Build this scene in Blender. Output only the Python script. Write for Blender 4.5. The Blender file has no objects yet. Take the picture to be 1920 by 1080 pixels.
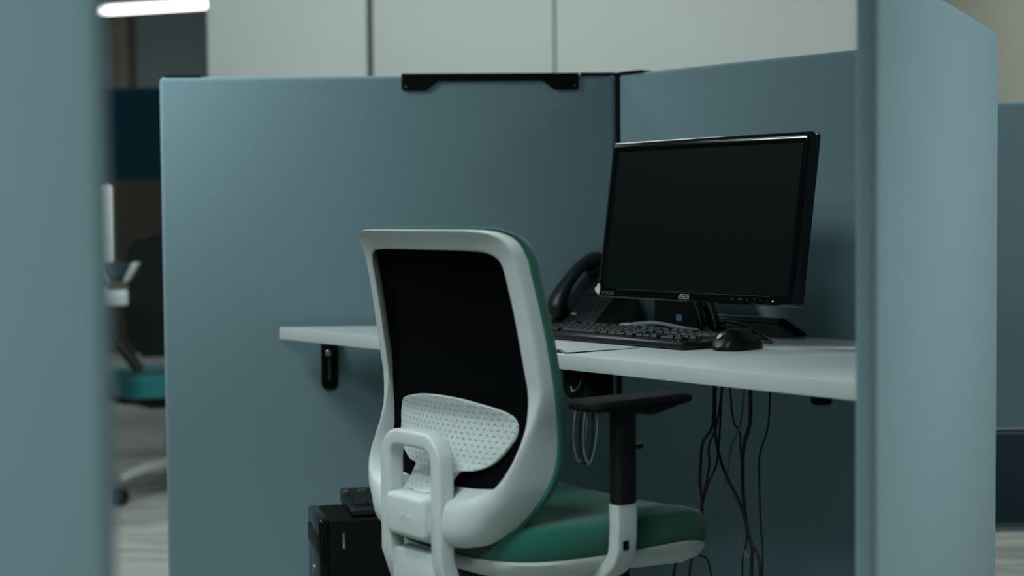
import bpy, bmesh, math, random
from mathutils import Vector, Matrix
random.seed(4)
S = bpy.context.scene
COL = S.collection

# ------------------------------------------------------------------ camera, light, exposure
cam = bpy.data.cameras.new('camera'); cam_o = bpy.data.objects.new('camera', cam); COL.objects.link(cam_o)
cam.sensor_width = 36.0; cam.lens = 56.25; cam.clip_start = .05; cam.clip_end = 100
pt = math.atan(140 / 3000.0); rl = 0.0085
fw = Vector((0, math.cos(pt), -math.sin(pt))); r0 = Vector((1, 0, 0)); u0 = r0.cross(fw)
rt = math.cos(rl) * r0 - math.sin(rl) * u0; up = rt.cross(fw)
m = Matrix((rt, up, -fw)).transposed().to_4x4(); m.translation = Vector((0, 0, .975))
cam_o.matrix_world = m
cam.dof.use_dof = True; cam.dof.focus_distance = 2.8; cam.dof.aperture_fstop = 2.4
S.camera = cam_o

W = bpy.data.worlds.new('world'); S.world = W; W.use_nodes = True
W.node_tree.nodes['Background'].inputs[0].default_value = (.50, .66, .70, 1)
W.node_tree.nodes['Background'].inputs[1].default_value = .022
S.view_settings.view_transform = 'Standard'; S.view_settings.look = 'None'
S.view_settings.gamma = 1; S.view_settings.use_curve_mapping = False
S.view_settings.exposure = 0.0

def area(name, loc, target, sx, sy, power, colr=(.86, .98, 1.0), spread=180):
    l = bpy.data.lights.new(name, 'AREA'); l.shape = 'RECTANGLE'; l.size = sx; l.size_y = sy
    l.energy = power; l.color = colr; l.spread = math.radians(spread)
    o = bpy.data.objects.new(name, l); COL.objects.link(o); o.location = loc
    d = Vector(target) - Vector(loc)
    o.rotation_euler = d.to_track_quat('-Z', 'Y').to_euler()
    return o
area('fill_light_camera', (-.7, -.3, 2.5), (-.7, .2, 0), .9, .4, 20, (.92, 1.0, .97))  # added flat fill from above and behind the camera, not a known fitting
area('ceiling_light_aisle', (-1.35, 3.05, 2.0), (-1.1, 3.3, .8), .3, .3, 16)
area('ceiling_light_aisle_end', (-1.05, 3.3, 2.2), (-.95, 3.4, 0), .4, .2, 1.8)
area('fill_spot_chair', (-.5, 1.3, 2.7), (-.15, 2.35, .55), .4, .4, 1.0, spread=42)  # added narrow spot to brighten the back of the chair
area('fill_spot_chair_left', (-.9, .9, 2.7), (-.2, 2.35, .55), .4, .4, 1.5, spread=40)  # second added spot, lifts the chair from the left
area('fill_spot_near', (-1.1, -.2, 2.4), (-.8, 1.1, .5), .5, .4, 3.6, spread=60)  # added unseen spot just for the blurred left partition
area('fill_spot_right', (2.9, 2.4, 2.4), (.64, 2.2, .8), .5, .5, 4.4, spread=50)  # added spot that brightens the near right partition
area('fill_light_right', (2.7, 3.5, 2.5), (1.6, 2.9, 0), .6, .8, 17.5)  # added fill for the right partitions, placed to miss the rear panels
area('fill_light_right_wall', (3.0, 5.3, 2.5), (3.0, 6.3, .9), .8, .4, 17, (.97, 1.0, .92))  # added unseen light to brighten the beige wall
area('fill_light_back', (0.1, 4.7, 2.6), (0.1, 5.0, 0), 2.2, .4, 27, (.93, 1.0, .98))  # added wash for the pale wall panels
area('fill_light_far_left', (-2.1, 4.6, 2.65), (-2.0, 5.2, 0), .9, .9, 11)  # added fill for the distant desk, monitor and chair
area('fill_light_corridor', (-2.9, 9.0, 2.7), (-2.9, 9.6, 0), .9, .4, 24)  # added fill for the far floor and dark wall

# ------------------------------------------------------------------ materials
def nodes_of(mt): return mt.node_tree.nodes, mt.node_tree.links
def mat(name, col, rough=.5, metal=0, spec=.5, noise=0, nscale=200, bump=0, bscale=800, coat=0, sheen=0):
    mt = bpy.data.materials.new(name); mt.use_nodes = True
    N, Lk = nodes_of(mt); b = N['Principled BSDF']
    b.inputs['Base Color'].default_value = (*col, 1)
    b.inputs['Roughness'].default_value = rough; b.inputs['Metallic'].default_value = metal
    b.inputs['Specular IOR Level'].default_value = spec
    b.inputs['Coat Weight'].default_value = coat
    if sheen:
        b.inputs['Sheen Weight'].default_value = sheen; b.inputs['Sheen Roughness'].default_value = .5
    tc = N.new('ShaderNodeTexCoord')
    if noise:
        nz = N.new('ShaderNodeTexNoise'); nz.inputs['Scale'].default_value = nscale; nz.inputs['Detail'].default_value = 3
        Lk.new(tc.outputs['Object'], nz.inputs['Vector'])
        rp = N.new('ShaderNodeMapRange'); rp.inputs['From Min'].default_value = .3; rp.inputs['From Max'].default_value = .7
        rp.inputs['To Min'].default_value = 1 - noise; rp.inputs['To Max'].default_value = 1 + noise
        Lk.new(nz.outputs['Fac'], rp.inputs['Value'])
        mx = N.new('ShaderNodeVectorMath'); mx.operation = 'SCALE'; mx.inputs[0].default_value = col
        Lk.new(rp.outputs[0], mx.inputs['Scale']); Lk.new(mx.outputs[0], b.inputs['Base Color'])
    if bump:
        nb = N.new('ShaderNodeTexNoise'); nb.inputs['Scale'].default_value = bscale; nb.inputs['Detail'].default_value = 2
        Lk.new(tc.outputs['Object'], nb.inputs['Vector'])
        bp = N.new('ShaderNodeBump'); bp.inputs['Strength'].default_value = bump; bp.inputs['Distance'].default_value = .001
        Lk.new(nb.outputs['Fac'], bp.inputs['Height']); Lk.new(bp.outputs[0], b.inputs['Normal'])
    return mt

def fabric(name, col, weave=900.0, amt=.16, sh=.25):
    """woven cloth: crossed fine threads in colour and relief, plus soft mottling"""
    mt = mat(name, col, .95, spec=.15 if sh else .03, sheen=sh)
    N, Lk = nodes_of(mt); b = N['Principled BSDF']
    tc = N.new('ShaderNodeTexCoord')
    w1 = N.new('ShaderNodeTexWave'); w1.bands_direction = 'Z'; w1.inputs['Scale'].default_value = weave / 6.28; w1.inputs['Distortion'].default_value = .6
    w2 = N.new('ShaderNodeTexWave'); w2.bands_direction = 'X'; w2.inputs['Scale'].default_value = weave / 6.28; w2.inputs['Distortion'].default_value = .6
    Lk.new(tc.outputs['Object'], w1.inputs['Vector']); Lk.new(tc.outputs['Object'], w2.inputs['Vector'])
    ml = N.new('ShaderNodeMath'); ml.operation = 'MULTIPLY'; Lk.new(w1.outputs['Fac'], ml.inputs[0]); Lk.new(w2.outputs['Fac'], ml.inputs[1])
    nz = N.new('ShaderNodeTexNoise'); nz.inputs['Scale'].default_value = 260; nz.inputs['Detail'].default_value = 4
    Lk.new(tc.outputs['Object'], nz.inputs['Vector'])
    ad = N.new('ShaderNodeMath'); ad.operation = 'ADD'; Lk.new(ml.outputs[0], ad.inputs[0]); Lk.new(nz.outputs['Fac'], ad.inputs[1])
    rp = N.new('ShaderNodeMapRange'); rp.inputs['From Min'].default_value = .35; rp.inputs['From Max'].default_value = 1.25
    rp.inputs['To Min'].default_value = 1 - amt; rp.inputs['To Max'].default_value = 1 + amt
    Lk.new(ad.outputs[0], rp.inputs['Value'])
    mx = N.new('ShaderNodeVectorMath'); mx.operation = 'SCALE'; mx.inputs[0].default_value = col
    Lk.new(rp.outputs[0], mx.inputs['Scale']); Lk.new(mx.outputs[0], b.inputs['Base Color'])
    bp = N.new('ShaderNodeBump'); bp.inputs['Strength'].default_value = .35; bp.inputs['Distance'].default_value = .0006
    Lk.new(ad.outputs[0], bp.inputs['Height']); Lk.new(bp.outputs[0], b.inputs['Normal'])
    return mt

def glow(name, col, s):
    mt = bpy.data.materials.new(name); mt.use_nodes = True; b = nodes_of(mt)[0]['Principled BSDF']
    b.inputs['Base Color'].default_value = (.8, .8, .8, 1)
    b.inputs['Emission Color'].default_value = (*col, 1); b.inputs['Emission Strength'].default_value = s
    return mt

M = {}
M['blue'] = fabric('blue_grey_fabric', (.215, .335, .370))
M['teal_dark'] = fabric('dark_teal_fabric', (.004, .045, .065))
M['taupe'] = fabric('taupe_fabric', (.075, .065, .052))
M['green'] = fabric('green_chair_fabric', (.012, .098, .068), 1400, .12)
M['navy'] = fabric('navy_fabric', (.065, .105, .135))
M['teal_seat'] = fabric('teal_seat_fabric', (.03, .22, .24))
M['mesh_black'] = fabric('black_mesh_fabric', (.0018, .0026, .003), 1600, .2, 0)
M['white_desk'] = mat('white_laminate', (.56, .62, .61), .42, spec=.4, noise=.015, nscale=30)
M['white_pl'] = mat('white_plastic', (.485, .545, .53), .48, spec=.4, bump=.10, bscale=900)
M['wall_white'] = mat('pale_wall_panel', (.52, .57, .55), .6, noise=.02, nscale=3)
M['beige'] = mat('beige_wall_paint', (.40, .42, .35), .85, noise=.03, nscale=4)
M['dark_wall'] = mat('dark_grey_wall', (.13, .17, .175), .8, noise=.08, nscale=1.5)
M['brown'] = mat('brown_door_frame', (.10, .075, .055), .6, noise=.15, nscale=6)
M['ceil'] = mat('ceiling_paint', (.32, .34, .33), .9, noise=.03, nscale=5)
M['black'] = mat('black_plastic', (.006, .008, .009), .5, spec=.25, bump=.06, bscale=700)
M['black_soft'] = mat('black_soft_plastic', (.004, .005, .005), .75, spec=.12)
M['gloss'] = mat('glossy_black_plastic', (.003, .004, .0045), .12, spec=.42)
M['screen'] = mat('matte_black_screen', (.0022, .006, .0058), .5, spec=.06)
M['key'] = mat('black_key_plastic', (.011, .016, .016), .45, spec=.3)
M['kbtop'] = mat('keyboard_case_plastic', (.006, .009, .011), .35, spec=.35)
M['phone'] = mat('charcoal_phone_plastic', (.006, .009, .010), .38, spec=.35, bump=.04)
M['metal_dark'] = mat('dark_grey_aluminium', (.045, .056, .054), .45)
M['flap'] = mat('grey_flap_metal', (.10, .125, .12), .4)
M['chrome_dark'] = mat('dark_chrome', (.16, .18, .18), .18, metal=1)
M['base_grey'] = mat('light_grey_base', (.42, .45, .43), .4)
M['alu'] = mat('aluminium', (.55, .58, .57), .35, metal=.9)
M['chrome'] = mat('dull_steel', (.45, .47, .46), .3, metal=1)
M['grey_print'] = mat('silver_print', (.36, .42, .41), .4)
M['grey_dim'] = mat('faded_grey_print', (.10, .125, .125), .5)
M['sticker'] = mat('pale_pink_sticker', (.75, .62, .52), .6, noise=.2, nscale=700)
M['bluesticker'] = mat('blue_sticker', (.10, .19, .30), .4)
M['cable_black'] = mat('black_cable', (.008, .009, .009), .55)
M['cable_grey'] = mat('grey_cable', (.13, .155, .16), .5)
M['cable_white'] = mat('pale_cable', (.30, .35, .38), .5)
M['paper'] = mat('white_paper', (.86, .90, .90), .7)
M['paper_grey'] = mat('shaded_print_paper', (.30, .34, .34), .7)
M['bowl'] = mat('dark_teal_glaze', (.02, .05, .06), .25)
M['light'] = glow('lamp_diffuser', (1.0, 1.0, .98), 5)

# floor: greyish wood-look vinyl with streaks
fm = bpy.data.materials.new('streaked_grey_floor'); fm.use_nodes = True
N, Lk = nodes_of(fm); b = N['Principled BSDF']; b.inputs['Roughness'].default_value = .5
tc = N.new('ShaderNodeTexCoord'); mp = N.new('ShaderNodeMapping'); mp.inputs['Scale'].default_value = (1.2, 9, 1); mp.inputs['Rotation'].default_value = (0, 0, .5)
nz = N.new('ShaderNodeTexNoise'); nz.inputs['Scale'].default_value = 3; nz.inputs['Detail'].default_value = 6
cr = N.new('ShaderNodeValToRGB'); cr.color_ramp.elements[0].position = .35; cr.color_ramp.elements[0].color = (.28, .30, .28, 1)
cr.color_ramp.elements[1].position = .65; cr.color_ramp.elements[1].color = (.58, .60, .56, 1)
Lk.new(tc.outputs['Object'], mp.inputs[0]); Lk.new(mp.outputs[0], nz.inputs['Vector']); Lk.new(nz.outputs['Fac'], cr.inputs[0]); Lk.new(cr.outputs[0], b.inputs['Base Color'])
M['floor'] = fm

# lumbar plastic with rows of little round dimples
lm = mat('dimpled_white_plastic', (.46, .52, .505), .45, spec=.4)
N, Lk = nodes_of(lm); b = N['Principled BSDF']
tc = N.new('ShaderNodeTexCoord'); sp = N.new('ShaderNodeSeparateXYZ'); Lk.new(tc.outputs['Object'], sp.inputs[0])
def mth(op, a, bb=None, c=None):
    n = N.new('ShaderNodeMath'); n.operation = op
    for i, v in enumerate((a, bb, c)):
        if v is None: continue
        if isinstance(v, (int, float)): n.inputs[i].default_value = v
        else: Lk.new(v, n.inputs[i])
    return n.outputs[0]
PX, PZ = .0135, .0085
row = mth('DIVIDE', sp.outputs['Z'], PZ)
par = mth('MULTIPLY', mth('FLOORED_MODULO', mth('FLOOR', row), 2.0), .5)
cx = mth('SUBTRACT', mth('FRACT', mth('ADD', mth('DIVIDE', sp.outputs['X'], PX), par)), .5)
cz = mth('SUBTRACT', mth('FRACT', row), .5)
dd = mth('SQRT', mth('ADD', mth('POWER', mth('MULTIPLY', cx, PX * 1000), 2.0), mth('POWER', mth('MULTIPLY', cz, PZ * 1000), 2.0)))
mr = N.new('ShaderNodeMapRange'); mr.interpolation_type = 'SMOOTHSTEP'
mr.inputs['From Min'].default_value = 1.2; mr.inputs['From Max'].default_value = 2.7
Lk.new(dd, mr.inputs['Value'])
bp = N.new('ShaderNodeBump'); bp.inputs['Strength'].default_value = 1.0; bp.inputs['Distance'].default_value = .0020
Lk.new(mr.outputs[0], bp.inputs['Height']); Lk.new(bp.outputs[0], b.inputs['Normal'])
M['dimple'] = lm

# ------------------------------------------------------------------ mesh helpers
def link_mesh(name, bm, material, parent=None, smooth=True, loc=None, rot=None):
    bmesh.ops.recalc_face_normals(bm, faces=bm.faces)
    me = bpy.data.meshes.new(name); bm.to_mesh(me); bm.free()
    me.materials.append(material)
    if smooth:
        me.polygons.foreach_set('use_smooth', [True] * len(me.polygons))
        me.set_sharp_from_angle(angle=math.radians(38))
    o = bpy.data.objects.new(name, me); COL.objects.link(o)
    if parent: o.parent = parent
    if loc is not None: o.location = loc
    if rot is not None: o.rotation_euler = rot
    return o
def thing(name, label, cat, loc=(0, 0, 0), rz=0, group=None):
    o = bpy.data.objects.new(name, None); COL.objects.link(o); o.empty_display_size = .05
    o.location = loc; o.rotation_euler = (0, 0, rz)
    return tag(o, label, cat, group)
def tag(o, label, cat, group=None):
    o['label'] = label; o['category'] = cat
    if group: o['group'] = group
    return o
def struct(o): o['kind'] = 'structure'; return o
def copy_of(o, parent=None):
    c = o.copy(); COL.objects.link(c)
    if parent: c.parent = parent
    return c

def box(bm, c, s, bev=0, seg=2, mtx=None):
    """box centred at c with full sizes s"""
    r = bmesh.ops.create_cube(bm, size=1.0); vs = r['verts']
    for v in vs: v.co = Vector((v.co.x * s[0] + c[0], v.co.y * s[1] + c[1], v.co.z * s[2] + c[2]))
    if bev:
        es = list({e for v in vs for e in v.link_edges})
        rr = bmesh.ops.bevel(bm, geom=es, offset=bev, segments=seg, profile=.5, affect='EDGES')
        vs = list({v for f in rr['faces'] for v in f.verts} | {v for v in vs if v.is_valid})
    if mtx is not None:
        bmesh.ops.transform(bm, matrix=mtx, verts=[v for v in vs if v.is_valid])
    return bm
def newbox(c, s, bev=0, seg=2): bm = bmesh.new(); return box(bm, c, s, bev, seg)
def prism(bm, pts, axis, d0, d1, bev=0, seg=2):
    """polygon pts (2-D) extruded along axis ('x','y','z') from d0 to d1"""
    def P(p, d):
        return {'z': (p[0], p[1], d), 'y': (p[0], d, p[1]), 'x': (d, p[0], p[1])}[axis]
    a = [bm.verts.new(P(p, d0)) for p in pts]; b2 = [bm.verts.new(P(p, d1)) for p in pts]
    n = len(pts); fs = [bm.faces.new(a), bm.faces.new(b2[::-1])]
    for i in range(n): fs.append(bm.faces.new((a[i], b2[i], b2[(i + 1) % n], a[(i + 1) % n])))
    bmesh.ops.recalc_face_normals(bm, faces=fs)
    if bev:
        es = list(set(fs[0].edges) | set(fs[1].edges))
        bmesh.ops.bevel(bm, geom=es, offset=bev, segments=seg, profile=.5, affect='EDGES')
    return bm
def newprism(*a, **k): bm = bmesh.new(); return prism(bm, *a, **k)
def round_poly(pts, r, seg=5):
    out = []; n = len(pts)
    for i in range(n):
        p = Vector(pts[i]); a = Vector(pts[i - 1]); c = Vector(pts[(i + 1) % n])
        rr = r[i] if isinstance(r, (list, tuple)) else r
        if rr <= 0: out.append(tuple(p)); continue
        d1 = (a - p); d2 = (c - p); rr = min(rr, d1.length * .49, d2.length * .49)
        s = p + d1.normalized() * rr; e = p + d2.normalized() * rr
        for k in range(seg + 1):
            t = k / seg
            q = s * (1 - t) ** 2 + p * 2 * t * (1 - t) + e * t * t
            out.append((q.x, q.y))
    return out
def rings(bm, loops, closed=True, caps=True, close_u=False):
    vs = [[bm.verts.new(p) for p in lp] for lp in loops]
    m_ = len(loops)
    for i in range(m_ if close_u else m_ - 1):
        A = vs[i]; B = vs[(i + 1) % m_]; n = len(A)
        for j in range(n if closed else n - 1):
            bm.faces.new((A[j], A[(j + 1) % n], B[(j + 1) % n], B[j]))
    if caps and closed and not close_u:
        bm.faces.new(vs[0][::-1]); bm.faces.new(vs[-1])
    return bm
def lathe(bm, prof, c=(0, 0, 0), n=28):
    """profile of (r,z) revolved about z through c"""
    loops = []
    for r_, z_ in prof:
        loops.append([(c[0] + max(r_, 1e-5) * math.cos(2 * math.pi * k / n), c[1] + max(r_, 1e-5) * math.sin(2 * math.pi * k / n), c[2] + z_) for k in range(n)])
    return rings(bm, loops)
def catmull(pts, seg=8):
    P = [Vector(p) for p in pts]; P = [P[0] * 2 - P[1]] + P + [P[-1] * 2 - P[-2]]; out = []
    for i in range(1, len(P) - 2):
        for k in range(seg):
            t = k / seg
            out.append(.5 * ((2 * P[i]) + (-P[i - 1] + P[i + 1]) * t + (2 * P[i - 1] - 5 * P[i] + 4 * P[i + 1] - P[i + 2]) * t * t + (-P[i - 1] + 3 * P[i] - 3 * P[i + 1] + P[i + 2]) * t ** 3))
    out.append(P[-2]); return out
def tube(bm, pts, r, n=8, smooth=True, seg=8, radii=None, flat=1.0):
    path = catmull(pts, seg) if smooth else [Vector(p) for p in pts]
    loops = []; nrm = None; L_ = len(path)
    for i, p in enumerate(path):
        t = (path[min(i + 1, L_ - 1)] - path[max(i - 1, 0)]).normalized()
        if nrm is None:
            nrm = t.orthogonal().normalized()
            if abs(t.z) < .95: nrm = (Vector((0, 0, 1)) - t * t.z).normalized()
        else: nrm = (nrm - t * nrm.dot(t)).normalized()
        bn = t.cross(nrm); rr = r if radii is None else radii(i / (L_ - 1))
        loops.append([p + (nrm * math.cos(2 * math.pi * k / n) * rr + bn * math.sin(2 * math.pi * k / n) * rr * flat) for k in range(n)])
    return rings(bm, loops)
def text_mesh(name, body, size, material, parent, mtx, extrude=.0003, sx=1.0, bold=0.0):
    cu = bpy.data.curves.new('txt', 'FONT'); cu.body = body; cu.size = size; cu.extrude = extrude; cu.offset = bold
    cu.align_x = 'CENTER'; cu.align_y = 'CENTER'
    t = bpy.data.objects.new('txt', cu); COL.objects.link(t)
    bpy.context.view_layer.update()
    me = bpy.data.meshes.new_from_object(t.evaluated_get(bpy.context.evaluated_depsgraph_get()))
    bpy.data.objects.remove(t); bpy.data.curves.remove(cu)
    me.transform(Matrix.Scale(sx, 4, (1, 0, 0))); me.transform(mtx)
    me.name = name; me.materials.clear(); me.materials.append(material)
    o = bpy.data.objects.new(name, me); COL.objects.link(o); o.parent = parent
    return o

# ------------------------------------------------------------------ the room
struct(link_mesh('floor', newbox((0, 5, -.025), (12, 16, .05)), M['floor'], smooth=False))
struct(link_mesh('ceiling', newbox((0, 5, 2.85), (12, 16, .06)), M['ceil'], smooth=False))
# wall of tall pale panels behind the desks, with recessed joints
wb = struct(link_mesh('wall_back', newbox((.235, 6.16, 1.41), (2.73, .20, 2.82)), M['dark_wall'], smooth=False))
for x0, x1 in ((-1.13, -.534), (-.512, .163), (.171, 1.60)):
    link_mesh('wall_panel', newbox(((x0 + x1) / 2, 6.035, 1.41), (x1 - x0, .045, 2.80), .004, 2), M['wall_white'], wb)
struct(link_mesh('wall_right', newbox((3.9, 6.35, 1.41), (4.4, .1, 2.82)), M['beige'], smooth=False))
struct(link_mesh('wall_far', newbox((-3.3, 11.5, 1.41), (5.2, .1, 2.82)), M['dark_wall'], smooth=False))
struct(link_mesh('wall_left', newbox((-5.95, 5, 1.41), (.1, 16, 2.82)), M['dark_wall'], smooth=False))
d1 = struct(link_mesh('door_1', newbox((-3.22, 11.40, 1.18), (.84, .04, 2.36), .004), M['dark_wall']))
link_mesh('door_frame', newprism([(-3.76, 0), (-3.64, 0), (-3.64, 2.36), (-2.80, 2.36), (-2.80, 0), (-2.68, 0), (-2.68, 2.48), (-3.76, 2.48)], 'y', 11.33, 11.44, .006, 2), M['brown'], d1)
link_mesh('door_handle', newbox((-2.92, 11.35, 1.0), (.12, .03, .03), .008, 2), M['chrome'], d1)

# ------------------------------------------------------------------ partitions (1 m acoustic panels)
def partition(name, label, A, B, h=1.28, t=.028, mtl='blue', base=True, z0=.0, side=1, group=None):
    """visible face runs A->B on the floor plan; thickness goes to `side` of that line"""
    A = Vector(A); B = Vector(B); d = (B - A); L_ = d.length; a = math.atan2(d.y, d.x)
    T = thing(name, label, 'partition', (A.x, A.y, 0), a, group)
    bm = bmesh.new(); box(bm, (L_ / 2, side * t / 2, (h + z0 + .05) / 2), (L_, t, h - z0 - .05), .0105, 4)
    link_mesh('fabric_panel', bm, M[mtl], T)
    if base:
        for fx in (.09, L_ - .09):
            bm = newprism(round_poly([(-.16 if False else -.02, 0), (.05, 0), (.05, .012), (.02, .02), (.02, .06), (-.02, .06)], .003), 'x', fx - .02, fx + .02)
            bmesh.ops.translate(bm, verts=bm.verts, vec=(0, side * t / 2 - .012, 0))
            link_mesh('foot', bm, M['black'], T)
    return T, L_
K = (.236, 3.556)
TL, LL = partition('partition_panel', 'blue-grey fabric partition behind the white chair with a black clip on its top edge', (-.771, 3.527), (K[0] - .003, K[1]), side=1)
TR, LR = partition('partition_panel', 'shaded blue-grey fabric partition behind the black monitor', (K[0] + .003, K[1] - .003), (.828, 2.826), side=1)
TP, LP_ = partition('partition_panel', 'pale blue-grey partition nearest on the right, seen with its narrow end, hiding the end of the desk', (.843, 2.774), (.441, 1.930), side=-1)
TF, LF = partition('partition_panel', 'out-of-focus blue-grey partition filling the left edge of the picture', (-1.30, 1.12), (-.281, 1.10), side=1)
TB, LB = partition('partition_panel', 'distant blue partition behind the navy lounge chair at the right edge', (1.18, 4.54), (2.18, 4.54), side=1)
# black steel plates where panels meet (part of the panel they are screwed to)
def plate(parent, x0, x1, zt, y0=-.004, y1=.032):
    link_mesh('joint_plate', newprism(round_poly([(x0, zt), (x1, zt), (x1, zt + .004), (x0, zt + .004)], .0015, 2), 'y', y0, y1), M['black'], parent)
plate(TL, LL - .078, LL - .004, 1.2802)
plate(TR, .004, .075, 1.2802)
plate(TL, .012, .090, 1.2802, .004, .03)
# corner seam post between L and R panels
link_mesh('corner_post', newbox((LL + .008, .020, .65), (.030, .026, 1.27), .003, 2), M['black'], TL)
# black clip bracket riding on the top edge of the L panel
cb = thing('top_bracket', 'flat black metal bracket clipped over the top edge of the partition behind the chair', 'bracket', (-.044, 3.5485, 1.2802), math.atan2(.029, 1.007))
w = .1955
pf = [(-w, .0035), (w, .0035), (w, -.034), (w - .055, -.034), (w - .080, -.0135), (-w + .080, -.0135), (-w + .055, -.034), (-w, -.034)]
rr = [0, 0, .007, .006, .006, .006, .006, .007]
link_mesh('face_plate', newprism(round_poly(pf, rr, 4), 'y', -.0045, -.0015), M['black_soft'], cb)
link_mesh('top_plate', newbox((0, .0135, .0022), (2 * w, .036, .0026)), M['black_soft'], cb)
for sx in (-1, 1):
    bm = bmesh.new(); lathe(bm, [(0, 0), (.0016, 0), (.0016, .0008), (0, .0008)], n=12)
    link_mesh('rivet', bm, M['chrome'], cb, loc=(sx * (w - .009), -.0045, -.024), rot=(math.pi / 2, 0, 0))

# ------------------------------------------------------------------ desk
OD = Vector((-.516, 3.509, 0)); ang_d = math.atan2(-.7766, .63)   # desk frame: x along the front edge, y to the rear panel
RZ = Matrix.Rotation(ang_d, 4, 'Z')
def D(a, n, z=0): v = RZ @ Vector((a, n, 0)); return Vector((OD.x + v.x, OD.y + v.y, z))
desk = thing('desk', 'white angled desktop fixed between the blue-grey partitions', 'desk', (OD.x, OD.y, 0), ang_d)
bm = newprism([(.008, 0), (1.660, 0), (1.378, .592), (.424, .592)], 'z', .7035, .73, .0016, 2)
link_mesh('desktop', bm, M['white_desk'], desk)
for a_, n_ in ((1.49, .05), (.70, .50)):
    bm = bmesh.new(); lathe(bm, [(0, -.018), (.013, -.018), (.016, -.014), (.017, 0), (0, 0)], (a_, n_, .7035), 20)
    link_mesh('cable_cap', bm, M['black_soft'], desk)
# steel bracket under the desk on the L panel
br = bmesh.new()
prism(br, round_poly([(-.0185, .0), (.0185, .0), (.0185, -.112), (-.0185, -.112)], [0, 0, .016, .016], 6), 'y', -.010, 0, .003, 2)
deskb = thing('desk_bracket', 'black rounded steel bracket under the left tip of the desk', 'bracket', (-.4055, 3.5365, .700), math.atan2(.029, 1.007))
link_mesh('bracket_plate', br, M['black_soft'], deskb)
link_mesh('slot', newprism(round_poly([(-.0025, -.04), (.0025, -.04), (.0025, -.09), (-.0025, -.09)], .002, 3), 'y', -.0112, -.0095), M['metal_dark'], deskb)
bm = bmesh.new(); lathe(bm, [(0, 0), (.0068, 0), (.0068, .001), (.005, .0028), (.002, .0028), (.0016, .0015), (0, .0015)], n=20)
link_mesh('screw', bm, M['chrome'], deskb, loc=(-.002, -.010, -.030), rot=(math.pi / 2, 0, 0))
# cup under the desk that gathers cables
hc = thing('cable_holder', 'black rounded cable holder hanging under the desk behind the armrest', 'cable holder', D(.962, .055), ang_d)
bm = newprism(round_poly([(-.036, .703), (.034, .703), (.034, .650), (-.036, .650)], [0, 0, .008, .034], 6), 'y', -.03, .03, .004, 2)
link_mesh('holder_body', bm, M['black_soft'], hc)
bm = bmesh.new(); tube(bm, [(-.01, -.032, .672), (0, -.036, .665), (.012, -.034, .672), (.016, -.031, .684)], .0022, 6)
link_mesh('hook', bm, M['chrome'], hc)
for i, (dx, m_) in enumerate(((-.018, 'cable_grey'), (-.004, 'cable_black'), (.008, 'cable_grey'))):
    bm = bmesh.new(); x = dx
    tube(bm, [(x, 0, .657), (x - .006, -.01, .62), (x - .008, -.012, .57), (x + .004, -.01, .535), (x + .01, 0, .57), (x + .008, .006, .62), (x + .004, .005, .657)], .0024, 6)
    link_mesh('cable_loop', bm, M[m_], hc)

# ------------------------------------------------------------------ monitor
mc = Vector((.343, 2.954, .9616)); yaw = -.907; tilt = .1514
mon = thing('monitor', 'black widescreen monitor switched off, on the white desk', 'monitor', (mc.x, mc.y, .73), yaw)
hz = mc.z - .73
TM = Matrix.Translation((0, 0, hz)) @ Matrix.Rotation(-tilt, 4, 'X')
HW, HB = .258, .152; SW, SB = .2395, .1355
bm = bmesh.new()
def rect(hw, z0, z1, y, r_):
    return [(p[0], y, p[1]) for p in round_poly([(-hw, z0), (hw, z0), (hw, z1), (-hw, z1)], r_, 4)]
# bezel: outer shell loop, rounded rim, recessed at the screen
rings(bm, [rect(HW - .012, -HB + .01, HB - .01, .030, .01), rect(HW, -HB, HB + .001, .022, .008), rect(HW, -HB, HB + .001, .004, .006),
           rect(HW - .003, -HB + .003, HB - .003, -.0005, .005), rect(HW - .009, -HB + .009, HB - .012, -.002, .004),
           rect(SW + .001, -.135, .135, -.001, .001), rect(SW, -.134, .134, .0015, .001)], caps=False)
link_mesh('bezel', bm, M['gloss'], mon).matrix_local = TM
link_mesh('screen', newbox((0, .004, 0), (2 * SW + .002, .005, .272), .0005, 1), M['screen'], mon).matrix_local = TM
bm = bmesh.new()
rings(bm, [rect(HW - .010, -HB + .01, HB - .01, .028, .01), rect(HW - .03, -HB + .03, HB - .03, .045, .02), rect(.14, -.09, .09, .062, .03)])
link_mesh('back_cover', bm, M['black'], mon).matrix_local = TM
bm = bmesh.new(); ch = bmesh.new()
box(ch, (0, -.0021, -.1372), (.40, .0006, .0008)); link_mesh('bezel_line', ch, M['metal_dark'], mon).matrix_local = TM
# ASUS lettering drawn as strokes (slash + square S U S)
def strokes(polys, th, s, y):
    b_ = bmesh.new()
    for pl in polys:
        for (x0, z0), (x1, z1) in zip(pl, pl[1:]):
            p = Vector((x0, z0)); q = Vector((x1, z1)); d = (q - p).normalized(); nn = Vector((-d.y, d.x)) * th / 2; e = d * th / 2
            prism(b_, [tuple((v) * s) for v in (p - e - nn, q + e - nn, q + e + nn, p - e + nn)], 'y', y - .0004, y)
    return b_
asus = [[(-2.35, 0), (-1.55, 1.3)], [(-1.75, 0), (-1.15, 1.3)], [(-1.5, .42), (-1.35, .42)],
        [(.05, 1.3), (-1.0, 1.3), (-1.05, .68), (-.05, .68), (-.1, 0), (-1.35, 0)],
        [(.45, 1.3), (.35, 0), (1.1, 0), (1.2, 1.3)][:3], [(1.1, 0), (1.13, .55)],
        [(2.35, 1.3), (1.3, 1.3), (1.33, .68), (2.3, .68), (2.3, 0), (1.1, 0)]]
bm = strokes(asus, .24, .0058, -.0022); bmesh.ops.translate(bm, verts=bm.verts, vec=(-.012, 0, -.1485))
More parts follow.
